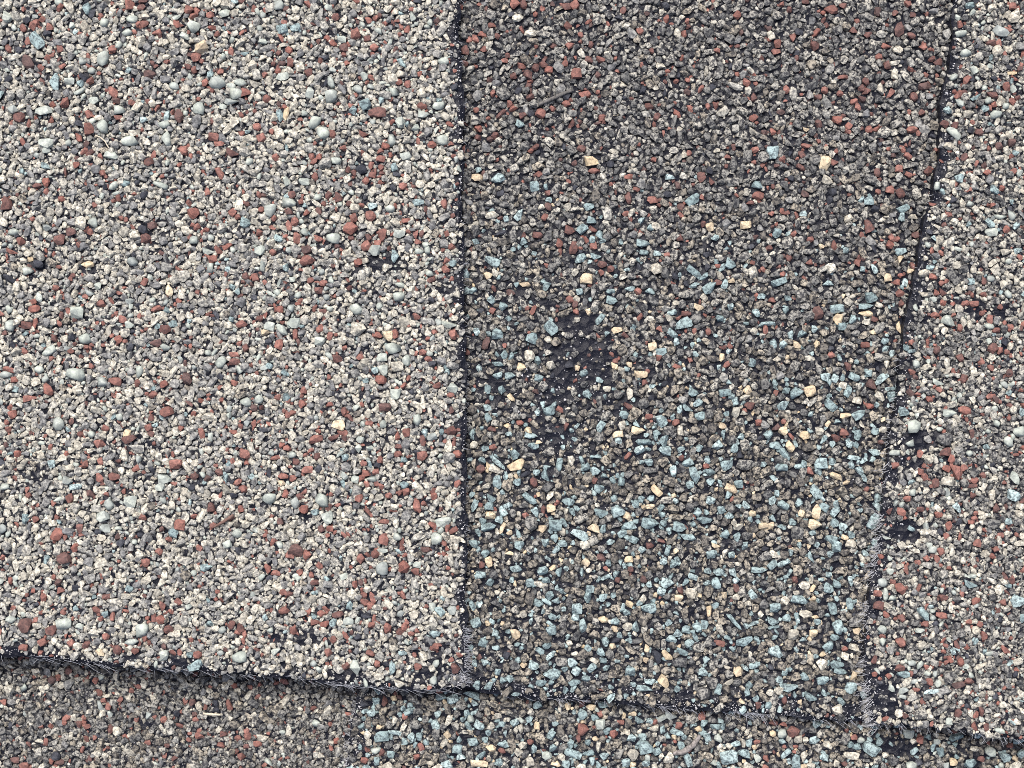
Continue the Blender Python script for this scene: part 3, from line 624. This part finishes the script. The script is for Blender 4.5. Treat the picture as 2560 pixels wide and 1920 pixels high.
# ------------------------------------------------------------------ small white mineral specks lying on bare asphalt
def scatter_specks(key, n, region):
    V, F, c = [], [], 0
    tot = 0
    tries = 0
    while tot < n and tries < n * 30:
        tries += 1
        x, y = region()
        if which(x, y) != key: continue
        r = random.uniform(.7, 1.6) if random.random() < .85 else random.uniform(1.6, 3.2)
        if not free(key, x, y, r, .95): continue
        z0 = float(top_z(key, x, y)); wx, wy, kk = to_world(x, y, z0)
        v, f = SMALL[random.randrange(len(SMALL))]
        q = v * np.array([r * kk * random.uniform(.8, 1.4), r * kk, r * kk * .8])
        an = random.uniform(0, 6.28)
        q = np.stack([q[:, 0] * math.cos(an) - q[:, 1] * math.sin(an), q[:, 0] * math.sin(an) + q[:, 1] * math.cos(an), q[:, 2]], 1)
        V.append(q + np.array([wx, wy, z0 + r * kk * .4])); F.append(f + c); c += len(v)
        claim(key, x, y, r); tot += 1
    if V: fast_mesh("mineral_specks", np.concatenate(V), np.concatenate(F), [SPECK], OBJ[key])

def near_tab():
    y = random.uniform(-100, 1716); return tab_edge(y) - abs(random.gauss(0, 14)) - 3, y
def ul_region():
    q = random.random()
    if q < .45: return near_tab()
    if q < .75:
        x = random.uniform(-200, 1165); return x, butt(x) - abs(random.gauss(0, 16)) - 2
    return random.uniform(-200, 1150), random.uniform(-100, 1700)
def ub_region():
    q = random.random()
    if q < .3:
        x = random.uniform(1165, 2180); return x, butt(x) - abs(random.gauss(0, 24)) - 3
    if q < .5: return random.gauss(1420, 150), random.gauss(960, 160)
    if q < .85: return random.uniform(1165, 2200), random.uniform(1050, 1790)
    return random.uniform(1165, 2380), random.uniform(-100, 1100)
def ur_region():
    if random.random() < .6:
        y = random.uniform(-100, 1810); return far_edge(y) + abs(random.gauss(0, 22)) + 3, y
    return random.uniform(2180, 2700), random.uniform(0, 1840)
def lt_region():
    if random.random() < .35:
        y = random.uniform(1720, 2100); return low_edge(y) + abs(random.gauss(0, 24)) + 3, y
    return random.uniform(880, 2700), random.uniform(1730, 2050)
scatter_specks('UL', 520, ul_region)
scatter_specks('UB', 950, ub_region)
scatter_specks('UR', 420, ur_region)
scatter_specks('LT', 300, lt_region)
scatter_specks('LB', 80, lambda: (random.uniform(0, 880), random.uniform(1660, 1950)))

# ------------------------------------------------------------------ glass fibres of the mat, frayed out of the cut edges
class Fibres:
    def __init__(self): self.V, self.F, self.n = [], [], 0
    def add(self, pts, rad):
        pts = np.array(pts); m = len(pts)
        d = np.gradient(pts, axis=0); d /= np.linalg.norm(d, axis=1)[:, None] + 1e-12
        up = np.array([0.13, 0.2, 1.0])
        a = np.cross(d, up); a /= np.linalg.norm(a, axis=1)[:, None] + 1e-12
        b = np.cross(d, a)
        rr = rad * np.linspace(1, .5, m)[:, None]
        for q in range(3):
            t = q * 2.0944
            self.V.append(pts + (a * math.cos(t) + b * math.sin(t)) * rr)
        for q in range(3):
            for i in range(m - 1):
                p0 = self.n + q * m + i; p1 = self.n + ((q + 1) % 3) * m + i
                self.F.append((p0, p1, p1 + 1)); self.F.append((p0, p1 + 1, p0 + 1))
        self.n += 3 * m
    def strand(self, key, x, y, ang, length, zfrac, droop, curl, rad=.5):
        """a hair leaving the cut edge at px x,y; ang in picture degrees (down positive)"""
        z = float(top_z(key, x, y)) - T * zfrac
        pts = []
        a = math.radians(ang)
        cx, cy = x, y
        for i in range(5):
            wx, wy, k = to_world(cx, cy, z)
            pts.append((wx, wy, z))
            st = length / 4
            cx += math.cos(a) * st; cy += math.sin(a) * st
            a += math.radians(curl) / 4
            z -= droop * st * k * (i + 1) / 4
        self.add(pts, rad * S)
    def build(self, parent):
        fast_mesh("glass_fibres", np.concatenate(self.V), np.array(self.F), [FIBRE], parent)

f = Fibres()
for _ in range(480):      # frayed side of the pale tab
    y = random.uniform(-150, 1712)
    if math.sin(y * .021) + math.sin(y * .047 + 1) < random.uniform(-2.2, .6): continue
    dens = 1.0 if y > 850 else .75
    if random.random() > dens: continue
    L = random.uniform(7, 18) if y < 1580 else random.uniform(10, 26)
    f.strand('UL', tab_edge(y) - 3, y, random.gauss(15, 55), L, random.uniform(.05, .75), random.uniform(0, .5), random.uniform(-50, 50))
for _ in range(60):       # brush at the corner
    f.strand('UL', random.gauss(1160, 5), random.gauss(1700, 9), random.gauss(200, 18), random.uniform(20, 60), random.uniform(-.12, .1), .03, random.uniform(-15, 15))
for _ in range(90):       # short bristles near the corner
    y = random.uniform(1560, 1708)
    f.strand('UL', tab_edge(y) - 7, y, random.gauss(12, 20), random.uniform(14, 28), random.uniform(-.05, .2), .1, random.uniform(-20, 20))
clusters = [(95, 22, 40), (160, 25, 15), (225, 24, 40), (330, 50, 40), (420, 50, 40), (590, 40, 25), (735, 24, 28), (815, 40, 80), (845, 30, 45), (925, 32, 45), (960, 35, 40), (1050, 26, 35), (1110, 30, 20)]
for cx, sx, n in clusters:
    tilt = random.uniform(5, 22)
    for _ in range(int(n * .26)):
        x = random.gauss(cx, sx)
        f.strand('UL', x, butt(x) + random.uniform(-4, 2), random.gauss(tilt - 4, 13), random.uniform(14, 56), random.uniform(-.05, .25), random.uniform(0, .05), random.uniform(-30, 30))
for _ in range(50):
    x = random.uniform(-100, 1160)
    f.strand('UL', x, butt(x) + random.uniform(-3, 2), random.gauss(30, 45), random.uniform(8, 24), random.uniform(0, .7), .15, random.uniform(-60, 60))
f.build(OBJ['UL'])

f = Fibres()
for cx, sx, n in [(1350, 30, 25), (1430, 26, 35), (1590, 30, 25), (1640, 26, 35), (1690, 26, 40), (1845, 18, 60), (1870, 16, 40), (2000, 40, 30), (2100, 30, 25)]:
    for _ in range(n):
        x = random.gauss(cx, sx)
        if random.random() < .5: f.strand('UB', x, butt(x) + random.uniform(-3, 2), random.gauss(15, 30), random.uniform(14, 44), random.uniform(0, .5), random.uniform(0, .12), random.uniform(-30, 30))
for _ in range(60):
    x = random.uniform(1180, 2180)
    f.strand('UB', x, butt(x) + random.uniform(-3, 2), random.gauss(40, 45), random.uniform(8, 20), random.uniform(0, .8), .15, random.uniform(-60, 60))
f.build(OBJ['UB'])

f = Fibres()
for _ in range(420):      # frayed slanting side of the far tab
    y = random.uniform(-100, 1800)
    dens = .28 if y < 850 else 1.0
    if random.random() > dens or math.sin(y * .023 + 2) + math.sin(y * .051) < random.uniform(-2.2, .5): continue
    f.strand('UR', far_edge(y) + 3, y, random.gauss(175, 30), random.uniform(10, 28) if y > 850 else random.uniform(6, 16), random.uniform(.05, .8), random.uniform(0, .35), random.uniform(-50, 50))
for cx, cy, n in [(2215, 1300, 50), (2205, 1365, 60), (2195, 1405, 50), (2225, 1180, 30), (2175, 1740, 60), (2185, 1790, 80), (2168, 1535, 30), (2170, 1690, 40)]:
    for _ in range(n):
        if random.random() < .5: continue
        y = random.gauss(cy, 20)
        f.strand('UR', far_edge(y) + random.uniform(0, 14), y, random.gauss(165, 28), random.uniform(18, 44), random.uniform(-.05, .3), random.uniform(0, .12), random.uniform(-30, 30))
for _ in range(120):
    x = random.uniform(2185, 2620)
    f.strand('UR', x, butt(x) + random.uniform(-3, 2), random.gauss(30, 40), random.uniform(10, 30), random.uniform(0, .6), .1, random.uniform(-60, 60))
f.build(OBJ['UR'])

f = Fibres()
for _ in range(150):
    y = random.uniform(1740, 2050)
    f.strand('LT', low_edge(y) + 3, y, random.gauss(175, 35), random.uniform(8, 22), random.uniform(.05, .6), .2, random.uniform(-50, 50))
f.build(OBJ['LT'])

# ------------------------------------------------------------------ wind-blown bits lying on the roofing
def twig(name, label, cat, key, path, widths, mat, rise):
    n = len(path); seg = 5
    P = []
    for i in range(n - 1):
        for t in range(seg):
            u = t / seg
            P.append((np.array(path[i]) * (1 - u) + np.array(path[i + 1]) * u, widths[i] * (1 - u) + widths[i + 1] * u))
    P.append((np.array(path[-1]), widths[-1]))
    g = np.random.default_rng(len(label))
    verts, faces = [], []
    m = 7
    cen = []
    for q, w in P:
        z = float(top_z(key, q[0], q[1])) + rise * S
        x, y, k = to_world(q[0], q[1], z)
        cen.append((x, y, z, w * k / 2))
    C = np.array([c[:3] for c in cen]); D = np.gradient(C, axis=0)
    base = C.mean(0)
    for i, c in enumerate(cen):
        d = D[i] / np.linalg.norm(D[i]); a = np.cross(d, (0, 0, 1.)); a /= np.linalg.norm(a); b = np.cross(a, d)
        for j in range(m):
            t = j / m * 6.2832
            r = c[3] * g.uniform(.85, 1.15)
            verts.append(C[i] + (a * math.cos(t) + b * math.sin(t)) * r - base)
    for i in range(len(cen) - 1):
        for j in range(m):
            faces.append((i * m + j, i * m + (j + 1) % m, (i + 1) * m + (j + 1) % m, (i + 1) * m + j))
    faces.append(tuple(range(m - 1, -1, -1))); faces.append(tuple(range((len(cen) - 1) * m, len(cen) * m)))
    o = build_mesh(name, verts, faces, mat, None, True)
    o.location = base
    o["label"] = label; o["category"] = cat; o["group"] = "dry plant bits on the roofing"
    return o

twig("dry_twig", "thin straight dark twig lying on the recessed strip near the pale tab", "twig", 'UB', [(1346, 262), (1378, 248), (1404, 236), (1431, 225)], [8, 10, 9, 8], TWIG_DARK, 13)
twig("dry_twig", "short reddish brown twig lying among the granules of the broad pale tab", "twig", 'UL', [(534, 1318), (556, 1306), (570, 1297), (584, 1288)], [6, 8, 9, 10], TWIG_BROWN, 13)
twig("dry_twig", "curved grey twig lying below the frayed bottom edge among blue granules", "twig", 'LT', [(1683, 1884), (1708, 1880), (1732, 1864), (1744, 1848), (1750, 1838)], [10, 15, 15, 12, 9], TWIG_GREY, 12)
twig("plant_fibre", "pale hair-thin curved plant fibre lying on the broad pale tab", "plant fibre", 'UL', [(238, 338), (252, 344), (263, 354), (273, 372)], [3, 3.5, 3, 2.5], STRAW, 16)
twig("straw_splinter", "pale straw splinter lying in the shaded recess under the pale tab", "splinter", 'LB', [(508, 1784), (530, 1786), (552, 1787)], [5, 7, 5], STRAW, 13)
